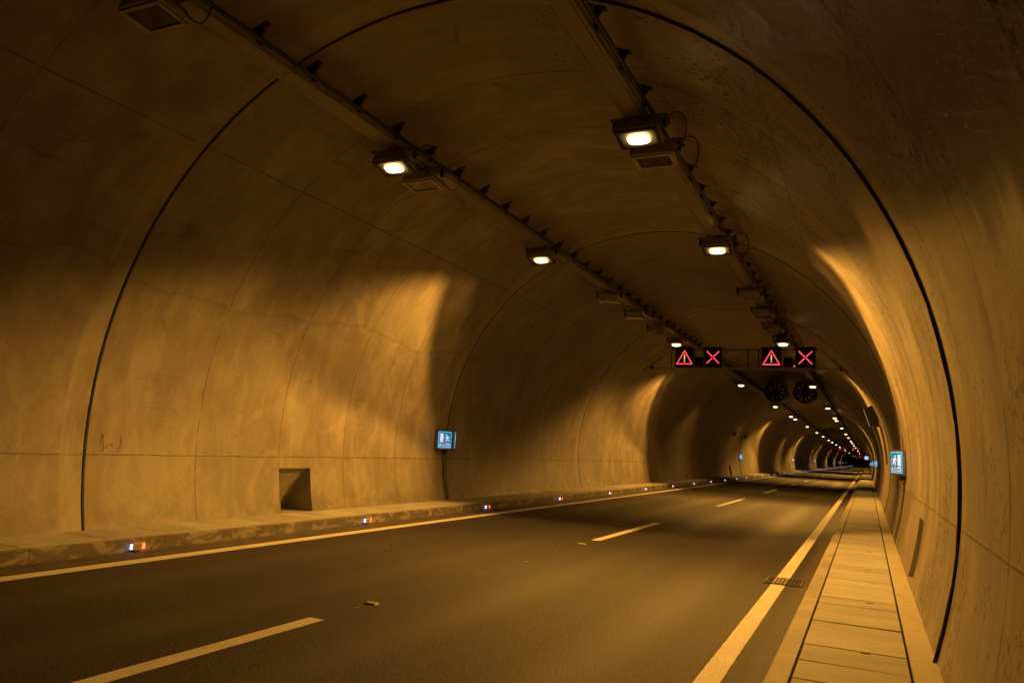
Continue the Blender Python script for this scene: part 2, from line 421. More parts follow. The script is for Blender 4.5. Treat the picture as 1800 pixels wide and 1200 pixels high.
for (x, y) in ((-4.80, 8.27), (-4.82, 9.64), (-4.81, 11.09), (-4.84, 6.81), (-7.09, 10.78), (-4.81, 12.45), (-5.88, 14.48)):
    b = MB(); z = .004
    for q in range(3):
        ax, ay = x+random.uniform(-.05, .05), y+random.uniform(-.03, .03); w = random.uniform(.008, .02)
        pts = [(ax+w*math.cos(t)*random.uniform(.6, 1.4), ay+w*.6*math.sin(t)*random.uniform(.6, 1.4), z+.0015*q) for t in [i*math.pi/3 for i in range(6)]]
        b.add(pts, [tuple(range(6))])
    b.build("paint_fleck", M_PAINT, road)

# ------------------------------------------------------------------ pavements
def slabs(xa, xb, z, th=.09, y0=Y0, y1=130.0, wmin=.44, wmax=.62, step_at=None, drop=.0):
    b = MB(); y = y0; rnd = random.Random(3 if xa > -5 else 5)
    while y < y1:
        w = rnd.uniform(wmin, wmax) if y < 60 else 3.0
        gap = rnd.choice((.003, .004, .005, .012, .020)) if y < 60 else .02
        sk = rnd.uniform(-.010, .010); dz = rnd.uniform(-.004, .004)
        zz = z+dz + (drop if step_at and y > step_at else 0)
        e = .007
        a0, a1 = y, y+w-gap
        top = [(xa+e, a0+e, zz), (xb-e, a0+e+sk, zz), (xb-e, a1-e+sk, zz+rnd.uniform(-.002, .002)), (xa+e, a1-e, zz)]
        bot = [(xa, a0, zz-e), (xb, a0+sk, zz-e), (xb, a1+sk, zz-e), (xa, a1, zz-e)]
        lo = [(p[0], p[1], zz-th) for p in bot]
        b.add(top+bot+lo, [(0,1,2,3)]+[(4+i, 4+(i+1)%4, (i+1)%4, i) for i in range(4)]+[(8+i, 8+(i+1)%4, 4+(i+1)%4, 4+i) for i in range(4)])
        y += w
    return b
def extr(prof, y0, y1, step=None, gap=.0):
    b = MB(); y = y0; n = len(prof)
    while y < y1-1e-6:
        s_ = min(step or (y1-y0), y1-y); a, c = y, y+s_-gap
        vs = [(x, a, z) for x, z in prof]+[(x, c, z) for x, z in prof]
        b.add(vs, [(i, (i+1)%n, n+(i+1)%n, n+i) for i in range(n)]+[tuple(range(n)), tuple(range(n, 2*n))[::-1]]); y += s_
    return b
# right-hand pavement: kerb, slabs, screed strip against the wall
pr = extr([(-.69, -.3), (-.69, .055), (.60, .055), (.60, -.3)], Y0, 800).build("pavement", M_JOINT); pr['kind'] = "structure"
kb = extr([(-.735, -.2), (-.735, .03), (-.715, .12), (-.675, .152), (-.545, .152), (-.545, -.2)], Y0, 70, 1.0, .008)
q = extr([(-.735, -.2), (-.735, .03), (-.715, .12), (-.675, .152), (-.545, .152), (-.545, -.2)], 70, 800); kb.add(q.v, q.f); kb.build("kerb", M_KERB, pr)
slabs(-.525, .305, .150, step_at=19.9, drop=.022).build("cover_slabs", M_SLAB, pr)
q = extr([(-.525, .06), (-.525, .172), (.305, .172), (.305, .06)], 130.3, 800); q.build("cover_slabs", M_SLAB, pr)
b = extr([(.325, .0), (.325, .146), (.60, .158), (.60, .0)], Y0, 40, 3.57, .006); q = extr([(.325, .0), (.325, .146), (.60, .158), (.60, .0)], 40, 800); b.add(q.v, q.f)
b.build("screed_strip", M_STRIP, pr)
for (x, y) in ((-.02, 7.62), (.02, 10.3), (-.08, 4.9), (.0, 13.4), (.02, 16.2)):
    MB().box((x, y, .1515), (.075, .016, .008)).build("lifting_slot", M_JOINT, pr)
# left-hand pavement
pl = extr([(-10.32, -.3), (-10.32, .10), (-9.30, .10), (-9.30, -.3)], Y0, 800).build("pavement", M_JOINT); pl['kind'] = "structure"
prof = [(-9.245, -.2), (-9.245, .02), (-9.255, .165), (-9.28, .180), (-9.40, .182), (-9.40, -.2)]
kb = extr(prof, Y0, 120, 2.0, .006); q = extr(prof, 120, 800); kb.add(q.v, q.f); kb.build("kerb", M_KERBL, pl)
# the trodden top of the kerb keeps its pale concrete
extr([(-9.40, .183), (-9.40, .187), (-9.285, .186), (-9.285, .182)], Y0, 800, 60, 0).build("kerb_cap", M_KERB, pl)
slabs(-10.30, -9.415, .190, wmin=.46, wmax=.66, y1=130).build("cover_slabs", M_SLAB, pl)
extr([(-10.30, .11), (-10.30, .19), (-9.415, .19), (-9.415, .11)], 130.3, 800).build("cover_slabs", M_SLAB, pl)

# ------------------------------------------------------------------ tunnel lining
tun = thing("road_tunnel", "long arched road tunnel with bare stained concrete lining and dark ring joints", "tunnel")
NA = 112
th0 = math.asin((-.12-CZ)/CR)                     # starts below the pavement on both sides
joints = [JY+JP*k for k in range(-2, 74)]
niches = [(1, 12.02, 12.92), (-1, 11.82, 12.75), (-1, 65.9, 66.8), (-1, 119.9, 120.8), (1, 65.9, 66.8)]
NZ0, NZ1 = .19, 1.05
angs = [math.pi-th0 + (-(math.pi-2*th0))*i/NA for i in range(NA+1)]     # left foot -> right foot
extra = []
for z in (NZ0, NZ1):
    a = math.asin((z-CZ)/CR); extra += [a, math.pi-a]
angs = sorted(set(angs+extra), reverse=True)
cols = [Y0]
for j in joints:
    w = .026 if abs(j-JY) < .1 else .02
    cols += [j-w, j+w]
for (_, a, c) in niches: cols += [a, c]
for j in joints:
    if j < 130: cols += [j+JP*.25, j+JP*.5, j+JP*.75]
cols = sorted(set([c for c in cols if Y0 <= c <= Y1]+[Y1]))
b = MB(); uvs = []
na = len(angs)
for y in cols:
    for a in angs:
        b.v.append((CX+CR*math.cos(a), y, CZ+CR*math.sin(a))); uvs.append((y, (math.pi/2-a)*CR))
def in_joint(y): return any(abs(y-j) < (.025 if abs(j-JY) < .1 else .019) for j in joints)
for ci in range(len(cols)-1):
    ym = (cols[ci]+cols[ci+1])/2
    if in_joint(ym): continue
    for ai in range(na-1):
        am = (angs[ai]+angs[ai+1])/2; zm = CZ+CR*math.sin(am); sd = 1 if math.cos(am) > 0 else -1
        if NZ0 < zm < NZ1 and any(s == sd and a < ym < c for s, a, c in niches): continue
        i = ci*na+ai
        b.f.append((i, i+1, i+na+1, i+na))
lin = b.build("lining", M_LIN, tun, smooth=True, uv=uvs)
for j in joints:
    if j+.1 > Y1: continue
    w = .026 if abs(j-JY) < .1 else .02
    pr_ = .030 if abs(j-JY) < .1 else .014
    prof = [(CR+.02, j-w*.9), (CR-pr_*.8, j-w*.7), (CR-pr_, j), (CR-pr_*.8, j+w*.7), (CR+.02, j+w*.9)]
    g = MB()
    rj = random.Random(int(j*10)); wob_ = [rj.uniform(.75, 1.15) for _ in angs]
    for (rr, yy) in prof:
        for ia, a in enumerate(angs[::2]):
            q_ = rr if rr > CR else CR-(CR-rr)*wob_[ia]*(.28+.72*min(1, max(0, (math.cos(a)+.5)/1.0)))
            g.v.append((CX+q_*math.cos(a), yy+.004*(wob_[ia]-1)*4, CZ+q_*math.sin(a)))
    m_ = len(angs[::2])
    for p in range(4):
        for i in range(m_-1): g.f.append((p*m_+i, p*m_+i+1, (p+1)*m_+i+1, (p+1)*m_+i))
    g.build("expansion_joint", M_GASK, tun, smooth=True)
M_NICHE = mat_concrete("niche_concrete", (.24, .22, .185), (.31, .285, .24), (.37, .34, .285), False)
for (sd, a, c) in niches:
    g = MB(); dep = .62
    zs = [NZ0+(NZ1-NZ0)*i/4 for i in range(5)]
    back = wall_x(.6, sd)+sd*dep
    F_ = [(wall_x(z, sd), z) for z in zs]
    for (y) in (a, c):
        n0 = len(g.v)
        for x, z in F_: g.v.append((x, y, z))
        for x, z in F_: g.v.append((wall_x(z, sd)+sd*(.10+.62*(NZ1-z)/(NZ1-NZ0)), y, z))
        for i in range(4): g.f.append((n0+i, n0+i+1, n0+5+i+1, n0+5+i))
    g.f += [(0, 5, 15, 10), (4, 9, 19, 14)] + [(5+i, 6+i, 16+i, 15+i) for i in range(4)]
    g.build("niche", M_NICHE, tun)
M_GRAF = simple("pencil_scratch", (.15, .125, .10), .8, 0, .4, 20)
# scratched graffiti on the left wall
def wall_stroke(g, pts, w, off=.004):
    P = [Vector((wall_x(z, -1, off), y, z)) for y, z in pts]
    for p, q in zip(P, P[1:]):
        t = (q-p).normalized(); nrm = Vector((CX-p.x, 0, CZ-p.z)).normalized(); s_ = t.cross(nrm)*w/2
        g.add([p-s_, p+s_, q+s_, q-s_], [(0,1,2,3)])
for st in ([(7.93,1.58),(7.92,1.50),(7.905,1.40)], [(7.945,1.57),(7.96,1.45),(7.975,1.33),(7.93,1.335)], [(7.985,1.36),(8.06,1.42),(8.09,1.43),(8.13,1.39)], [(8.25,1.55),(8.27,1.50),(8.265,1.44),(8.24,1.37),(8.20,1.31)]):
    g = MB(); wall_stroke(g, st, .012); g.build("graffiti_stroke", M_GRAF, tun)

# ------------------------------------------------------------------ cable trays with hangers
def make_tray(xa, xb, xh, label):
    t = thing("cable_tray", label, "cable tray", ((xa+xb)/2, 0, 6.5))
    c = (xa+xb)/2; w = (xb-xa)/2
    for (a0, a1) in ((Y0, 800),):
        g = MB(); g.add([(-w, a0, 0), (w, a0, 0), (w, a1, 0), (-w, a1, 0)], [(0,1,2,3)])
        g.build("tray_floor", M_PERF, t)
    for s in (-1, 1):
        MB().box((s*w, (Y0+800)/2, .035), (.006, 800-Y0, .075)).build("tray_side", M_STEEL, t)
    MB().tube([(w+.045, Y0, .11), (w+.045, 800, .11)], .032).build("cable", M_BCABLE, t)
    MB().tube([(w-.06, Y0, .05), (w-.06, 800, .05)], .035).build("cable", M_BCABLE, t)
    hx = xh-c; zc = crown_z(xh)-6.5; slope = -(xh-CX)/math.sqrt(CR**2-(xh-CX)**2)
    rot = Matrix.Rotation(-math.atan(slope), 4, 'Y')
    def hg(g, y):
        g.box((hx, y, (zc)/2+.02), (.045, .06, zc-.02))
        g.add([Vector(p)+Vector((hx, y, 0)) for p in ((-.10,-.022,zc-.045),(.10,-.022,zc-.02),(.02,-.022,zc-.13),(-.02,-.022,zc-.13),(-.10,.022,zc-.045),(.10,.022,zc-.02),(.02,.022,zc-.13),(-.02,.022,zc-.13))],
              [(0,1,2,3),(4,7,6,5),(0,3,7,4),(1,5,6,2),(0,4,5,1),(3,2,6,7)])
        g.box((hx, y, zc-.008), (.26, .09, .012), rot)
    first = MB(); hg(first, 0)
    yh = 6.81-3*1.055
    h0 = first.build("hanger", M_DARK, t); h0.location = (0, yh, 0)
    for i in range(1, 96):
        c_ = h0.copy(); COL.objects.link(c_); c_.parent = t; c_.location = (0, yh+1.055*i, 0)
    g = MB()
    for i in range(96, 200): hg(g, yh+1.055*i)
    for i in range(1, 15): hg(g, yh-1.055*i)
    o = g.build("hanger", M_DARK, t); o['kind'] = "stuff"
    return t
make_tray(-7.22, -6.91, -7.00, "perforated steel cable tray on T hangers under the left side of the vault")
make_tray(-3.14, -2.82, -2.85, "perforated steel cable tray on T hangers under the right side of the vault")

# ------------------------------------------------------------------ luminaires
def photometry(light, back_tan=.30, fwd=.20, fsoft=.20, leak=.05, wide=.75, flip=1, xk=.03, rs=.16, rhs=False):
    light.use_nodes = True; t = light.node_tree; n = N(t)
    em = t.nodes.get('Emission') or t.nodes.new('ShaderNodeEmission')
    g = t.nodes.new('ShaderNodeNewGeometry'); sp = t.nodes.new('ShaderNodeSeparateXYZ'); n.link(g.outputs['Incoming'], sp.inputs[0])
    x, y, z = sp.outputs
    SG = INC_SIGN
    u = n.m('MULTIPLY', z, -SG); yy = n.m('MULTIPLY', y, SG*flip); ax = n.m('ABSOLUTE', x)
    yb = n.m('MAXIMUM', n.m('MULTIPLY', yy, -1), 0)
    e = n.m('SUBTRACT', u, n.m('MAXIMUM', n.m('MULTIPLY_ADD', yb, xk, back_tan), .14))
    rear = n.m('MULTIPLY', n.ss(e, rs*-.4, rs*.8), n.m('SUBTRACT', 1, n.m('MULTIPLY', n.ss(yb, .68, .96), .42 if rhs else .72)))
    if rhs:
        cut = n.m('MINIMUM', n.m('MULTIPLY_ADD', n.m('POWER', n.m('MAXIMUM', u, 0), 3), 6.0, -.72), n.m('MULTIPLY_ADD', n.m('MAXIMUM', n.m('MULTIPLY', x, SG), 0), 1.05, .10))
    else: cut = n.m('MINIMUM', n.m('MULTIPLY_ADD', u, 1.5, -.90), fwd)
    fe = n.m('SUBTRACT', yy, cut)
    fw = n.ss(fe, fsoft*.5, -fsoft*.5)
    fw = n.m('MULTIPLY', fw, n.m('SUBTRACT', 1, n.m('MULTIPLY', n.m('MULTIPLY', n.ss(fe, -.75, -.05), n.ss(u, .35, .75)), .26)))
    far = n.m('SUBTRACT', 1, n.ss(fe, .35, .75))
    I = n.m('ADD', fw, n.m('MULTIPLY', far, leak))
    # batwing: more light at high angles, less straight down
    bw = n.m('MULTIPLY_ADD', n.m('SUBTRACT', 1, n.m('MULTIPLY', u, u)), wide, .45)
    I = n.m('MULTIPLY', n.m('MULTIPLY', I, rear), bw)
    n.link(I, em.inputs['Strength'])
    em.inputs['Color'].default_value = (1, 1, 1, 1)
    return light
INC_SIGN = 1.0
def lamp_parts(t, lit):
    # t sits on the tray's underside
    MB().box((0, .02, -.035), (.80, .36, .012)).build("bracket_plate", M_DARK, t)
    for s in (-1, 1):
        MB().box((s*.37, .0, -.10), (.045, .06, .15)).box((s*.37, 0, -.005), (.06, .09, .05)).build("clamp", M_DARK, t, bevel=.004)
    rot = Matrix.Rotation(R_(-14 if lit else -6), 4, 'X')
    T = Matrix.Translation((0, 0, -.22)) @ rot
    body = MB()
    pf = [(.33, -.07), (.33, -.02), (.27, .07), (-.27, .07), (-.33, -.02), (-.33, -.07)]
    yy = [(-.24, .82), (-.19, 1), (.19, 1), (.24, .82)]
    vs = [T @ Vector((x*s_, y, z*(s_ if z > 0 else 1))) for y, s_ in yy for x, z in pf]
    fs = [(j*6+i, j*6+(i+1)%6, (j+1)*6+(i+1)%6, (j+1)*6+i) for j in range(3) for i in range(6)]+[tuple(range(6)), tuple(range(18, 24))[::-1]]
    body.add(vs, fs).build("housing", M_DARKH if lit else M_HOUS, t, bevel=.006)
    rim = MB()
    for (x, y, dx, dy) in ((0, -.185, .60, .045), (0, .185, .60, .045), (-.278, 0, .045, .325), (.278, 0, .045, .325)):
        rim.box(T @ Vector((x, y, -.084)), (dx, dy, .026), rot)
    rim.build("rim", M_DARK if lit else M_HOUS, t)  # rims of lit lamps are coloured dark in place of shade
    if lit:
        gl = MB(); nn = 28
        prof = [(1.0, 0), (.96, -.022), (.8, -.045), (.5, -.062), (.0, -.068)]
        for (q, h) in prof:
            for k in range(nn):
                a = 2*math.pi*k/nn; ca, sa = math.cos(a), math.sin(a)
                e = .62
                gl.v.append(tuple(T @ Vector((q*.165*math.copysign(abs(ca)**e, ca), q*.11*math.copysign(abs(sa)**e, sa), -.098+h*.5))))
        for i in range(4):
            for k in range(nn): gl.f.append((i*nn+k, i*nn+(k+1)%nn, (i+1)*nn+(k+1)%nn, (i+1)*nn+k))
        gl.build("glass", M_LAMP, t, smooth=True)
    else:
        MB().box(T @ Vector((0, 0, -.076)), (.50, .325, .006), rot).build("glass", M_GLASSD, t)
    cb = [(.37, .05, -.23), (.46, .10, -.36), (.56, .16, -.38), (.62, .2, -.2), (.60, .22, .02), (.50, .2, .12), (.34, .2, .10)]
    pts = []
    P = [Vector(p) for p in cb]
    for i in range(len(P)-1):
        a, b_, c, d_ = P[max(i-1, 0)], P[i], P[i+1], P[min(i+2, len(P)-1)]
        for q in range(5):
            w = q/5; pts.append(.5*((2*b_)+(c-a)*w+(2*a-5*b_+4*c-d_)*w*w+(3*b_-a-3*c+d_)*w**3))
    MB().tube(pts+[P[-1]], .010, 6).build("power_cable", M_CABLE, t, smooth=True)
def light_for(t, power, **kw):
    key = (power, tuple(sorted(kw.items())))
    if key not in LD:
        L = bpy.data.lights.new("sodium_light", 'POINT'); L.energy = power; L.color = SODIUM; L.shadow_soft_size = .10
        photometry(L, **kw); LD[key] = L
    o = bpy.data.objects.new("sodium_light", LD[key]); COL.objects.link(o); o.parent = t; o.location = (0, -.02, -.50)
LD = {}
ORD = ["nearest", "second", "third", "fourth", "fifth", "sixth", "seventh", "eighth", "ninth", "tenth", "eleventh", "twelfth", "thirteenth", "fourteenth", "fifteenth", "sixteenth",
       "seventeenth", "eighteenth", "nineteenth", "twentieth", "twenty-first", "twenty-second", "twenty-third", "twenty-fourth"]
XL, XR = -7.08, -2.93
PL = thing("tunnel_lamp", "", "lamp", (XL, 10.1, 6.49)); lamp_parts(PL, True)
PD = thing("tunnel_lamp", "", "lamp", (XL, 5.35, 6.49)); lamp_parts(PD, False)
index_children()
STRONG = dict(back_tan=.13, xk=.13, rs=.21); WEAK = dict(back_tan=.46, fwd=.45, fsoft=.7, leak=.35, wide=.6); MIDR = dict(back_tan=.40, rs=.14, rhs=True); STRONGR = dict(back_tan=-.10, xk=.385, rs=.13, rhs=True)
P0 = 1950
LIT = [(10.1, P0*.09, 1), (16.45, P0, 0), (30.9, P0*.13, 1), (38.3, P0*.95, 0), (48.9, P0*.13, 1), (68.6, P0*.13, 1), (83.6, P0, 0), (88.8, 0, 1),
       (107.5, P0*.35, 1), (129, P0*.95, 0), (148, 0, 1), (170, P0*.3, 1), (187, P0*.6, 0), (212, 0, 1), (240, P0*.6, 0), (300, P0*.6, 0), (370, P0*.6, 0)]  # the last few are added lamps that brighten the dark far end
for side, x in (("left", XL), ("right", XR)):
    for i, (y, p, weak) in enumerate(LIT):
        lab = f"lit sodium lamp under the {side} cable tray, {ORD[i - (i > 3)]} lit one from the camera"
        if i == 3: lab = f"lit sodium lamp half hidden behind the {side} red cross sign on the near gantry"
        if side == "left" and i == 0: o = PL; o['label'] = lab; o['group'] = "lit sodium lamps under the cable trays"
        else: o = dup(PL, (x, y, 6.49), lab, "lit sodium lamps under the cable trays")
        if side == 'right' and i == 0: light_for(o, P0*.26, **MIDR)
        elif p > 0: light_for(o, p*((2.2 if weak else 1.9) if side == 'right' else 1), **(WEAK if weak else (STRONGR if side == 'right' else STRONG)))
    UN = [5.35, 11.0, 21.8, 24.7, 27.7] if side == "left" else [11.0, 21.8, 24.7, 27.6]
    for i, y in enumerate(UN):
        lab = f"unlit grey floodlight under the {side} cable tray, {ORD[i]} unlit one from camera"
        if side == "left" and i == 0: o = PD; o['label'] = lab; o['group'] = "unlit floodlights under the cable trays"
        else: dup(PD, (x, y, 6.49), lab, "unlit floodlights under the cable trays")

# ------------------------------------------------------------------ lane control signs on gantries
def led_path(pts, spacing=.021, rows=2, rad=.0085, gap=.02):
    out = []
    for a, b_ in zip(pts, pts[1:]):
        a = Vector(a); b_ = Vector(b_); L = (b_-a).length; n_ = max(1, int(L/spacing)); nrm = Vector((-(b_-a).y, (b_-a).x)).normalized()
        for i in range(n_+1):
            for r_ in range(rows): out.append(a+(b_-a)*i/n_+nrm*(r_-(rows-1)/2)*gap)
    return out
def dots(g, pts, rad, y):
    for p in pts:
        n_ = 6; vs = [(p[0]+rad*math.cos(k*math.pi/3), y, p[1]+rad*math.sin(k*math.pi/3)) for k in range(n_)]
        g.add(vs, [tuple(range(n_))[::-1]])
def make_sign(kind, label):
    t = thing("warning_signal" if kind == 'tri' else "lane_signal", label, "signal sign")
    w, h_ = .40, .455
    MB().box((0, .09, 0), (2*w, .16, 2*h_)).build("panel", M_PANEL, t, bevel=.006)
    fr = MB()
    for (x, z, dx, dz) in ((0, h_, 2*w+.03, .018), (0, -h_, 2*w+.03, .018), (-w, 0, .018, 2*h_-.02), (w, 0, .018, 2*h_-.02)): fr.box((x, .0, z), (dx, .05, dz))
    fr.build("frame", M_STEEL, t)
    if kind == 'tri':
        g = MB(); dots(g, led_path([(-.335, -.30), (0, .285), (.335, -.30), (-.335, -.30)], .026, 2, .011, .024), .0125, .002); g.build("red_triangle", M_RED, t)
        g = MB(); dots(g, led_path([(0, .10), (0, -.105)], .026, 2, .011, .024)+led_path([(0, -.175), (0, -.20)], .026, 2, .011, .024), .013, .002); g.build("amber_exclamation", M_YEL, t)
    else:
        a = .255; b_ = .035
        g = MB()
        for sx in (-1, 1):
            for sz in (-1, 1):
                dots(g, led_path([(sx*b_, sz*b_), (sx*a, sz*a*1.02)], .026, 2, .011, .024), .0125, .002)
        g.build("red_cross", M_RED, t)
    return t
def gantry(Y, zb=5.60):
    which = {33.6: "near", 252.0: "second", 480.0: "third", 640.0: "fourth"}[Y]
    t = thing("sign_gantry", f"thin steel gantry across the vault carrying the red signs, {which} gantry", "gantry", (0, Y, 0), "steel sign gantries")
    xl, xr = wall_x(zb, -1)+.02, wall_x(zb, 1)-.02
    MB().box(((xl+xr)/2, .22, zb-.045), (xr-xl, .09, .06)).build("lower_beam", M_STEEL, t)
    zt = 6.38; xl2, xr2 = wall_x(zt, -1)+.02, wall_x(zt, 1)-.02
    MB().box(((xl2+xr2)/2, .22, zt), (xr2-xl2, .045, .045)).build("upper_beam", M_DARK, t)
    for x in (-7.95, -6.9, -4.65, -4.2, -2.2):
        MB().box((x, .25, (zb+zt)/2-.02), (.04, .03, zt-zb-.05)).build("post", M_DARK, t)
    for s, x in ((-1, xl), (1, xr)):
        MB().box((x-s*.05, .22, zb-.04), (.12, .26, .15)).build("end_plate", M_DARK, t)
        zz = 5.95; g = MB(); g.tube([(wall_x(5.35, s, .02), -.35, 5.35), (wall_x(6.05, s, .03), .18, 6.05)], .018, 6); g.build("brace", M_DARK, t)
PT = make_sign('tri', "x"); PX = make_sign('x', "x"); 
PB = thing("signal_beacon", "x", "signal lamp")
MB().box((0, .1, 0), (.36, .2, .42)).build("housing", M_BLACK, PB, bevel=.01)
MB().lathe([(.12, -.12), (.13, -.10), (.13, .0), (.105, .0), (.09, -.02)], (0, 0, .0), 20).build("hood", M_BLACK, PB, smooth='auto')
MB().lathe([(.0, -.03), (.06, -.025), (.10, .0)], (0, 0, 0), 20).build("lens", M_GLASSD, PB, smooth=True)
index_children()
first = True
for Y in (33.6, 252.0, 480.0, 640.0):
    gantry(Y)
    which = {33.6: "near", 252.0: "second", 480.0: "third", 640.0: "fourth"}[Y]
    spec = [('t', -7.32, "left"), ('x', -6.08, "left"), ('t', -3.65, "right"), ('x', -2.30, "right")]
    for kind, x, sd in spec:
        P = PT if kind == 't' else PX
        lab = (f"red LED triangle sign with amber exclamation mark, {sd} one on the {which} gantry" if kind == 't'
               else f"red LED lane cross sign on black panel, {sd} one on the {which} gantry")
        if Y == 33.6 and sd == "left": o = P; o['label'] = lab; o.location = (x, Y, 6.02)
        else: o = dup(P, (x, Y, 6.02), lab)
        o['group'] = "red lane signs on the gantries"
    for x, sd in ((-6.70, "left"), (-2.98, "right")):
        lab = f"black signal lamp box between the {sd} triangle and cross signs, {which} gantry"
        if Y == 33.6 and sd == "left": o = PB; o['label'] = lab; o.location = (x, Y+.02, 5.82)
        else: o = dup(PB, (x, Y+.02, 5.82), lab)
        o['group'] = "black signal lamps between the red signs"

# ------------------------------------------------------------------ jet fans
def make_fan(label):
    t = thing("jet_fan", label, "fan")
    r = .66
    MB().lathe([(r*.93, .05), (r, .0), (r*1.06, .03), (r*1.06, .12), (r, .16), (r, 3.0), (r*.96, 3.05), (r*.90, 3.0), (r*.88, .25)], (0, 0, 0), 48, closed=True).build("casing", M_DARK, t, smooth='auto')
    MB().lathe([(.0, -.0), (.10, .02), (.17, .10), (.19, .25), (.19, 1.6), (.0, 1.6)], (0, .15, 0), 28).build("hub", M_DARK, t, smooth='auto')
    for k in range(10):
        a = 2*math.pi*k/10+.15
        rot = Matrix.Rotation(a, 4, 'Y'); g = MB(); vs = []
        for (rr, w, tw) in ((.16, .15, 48), (.34, .185, 38), (.57, .17, 24)):
            for s in (-1, 1):
                for d_ in (0, .018):
                    p = Vector((s*w/2*math.cos(R_(tw)), .55+s*w/2*math.sin(R_(tw))+d_, rr)); vs.append(rot @ p)
        fs = []
        for i in range(2):
            o_ = i*4; fs += [(o_, o_+2, o_+6, o_+4), (o_+1, o_+5, o_+7, o_+3), (o_, o_+4, o_+5, o_+1), (o_+2, o_+3, o_+7, o_+6)]
        fs += [(0, 1, 3, 2), (8, 10, 11, 9)]
        g.add(vs, fs).build("blade", M_BLACK, t)
    for y in (.5, 2.5):
        MB().box((0, y, r+.05), (1.25, .09, .08)).box((-.5, y, r-.1), (.05, .06, .34)).box((.5, y, r-.1), (.05, .06, .34)).build("mount_frame", M_DARK, t)
        MB().tube([(-.35, y, r+.05), (-.35, y, r+.2)], .02).tube([(.35, y, r+.05), (.35, y, r+.2)], .02).build("hanger_rod", M_STEEL, t)
    return t
fan = make_fan("large round black jet fan under the crown, left one of the pair"); fan.location = (-5.60, 54.0, 6.27); fan['group'] = "pair of jet fans behind the gantry"
index_children()
dup(fan, (-3.78, 54.0, 6.27), "large round black jet fan under the crown, right one of the pair")

# ------------------------------------------------------------------ emergency exit signs
MAN = [  # running figure, facing +x, unit height about 1
    [(.02,.86),(.05,.80),(.11,.78),(.16,.81),(.18,.87),(.15,.93),(.09,.95),(.04,.92)],
    [(-.16,.70),(-.02,.76),(.10,.74),(.14,.62),(.06,.44),(.02,.38),(-.14,.40),(-.10,.56)],
    [(-.16,.70),(-.22,.64),(-.30,.50),(-.24,.47),(-.16,.57),(-.08,.66)],
    [(.10,.74),(.20,.60),(.36,.60),(.36,.53),(.16,.52),(.06,.64)],
    [(.02,.40),(.12,.38),(.20,.24),(.15,.02),(.07,.02),(.11,.22),(-.02,.36)],
    [(-.13,.42),(-.02,.38),(-.12,.22),(-.34,.14),(-.36,.21),(-.20,.28)],
]
def text_mesh(txt, size, mat, parent, M4, bold=.0, name="number"):
    cu = bpy.data.curves.new("number", 'FONT'); cu.body = txt; cu.size = size; cu.extrude = .001; cu.offset = bold; cu.align_x = 'CENTER'; cu.align_y = 'CENTER'
    ob = bpy.data.objects.new("tmp", cu); COL.objects.link(ob); dg = bpy.context.evaluated_depsgraph_get(); dg.update()
    me = bpy.data.meshes.new_from_object(ob.evaluated_get(dg)); bpy.data.objects.remove(ob, do_unlink=True)
    me.name = name; me.transform(M4); me.materials.clear(); me.materials.append(mat)
    o = bpy.data.objects.new(name, me); COL.objects.link(o); o.parent = parent; return o
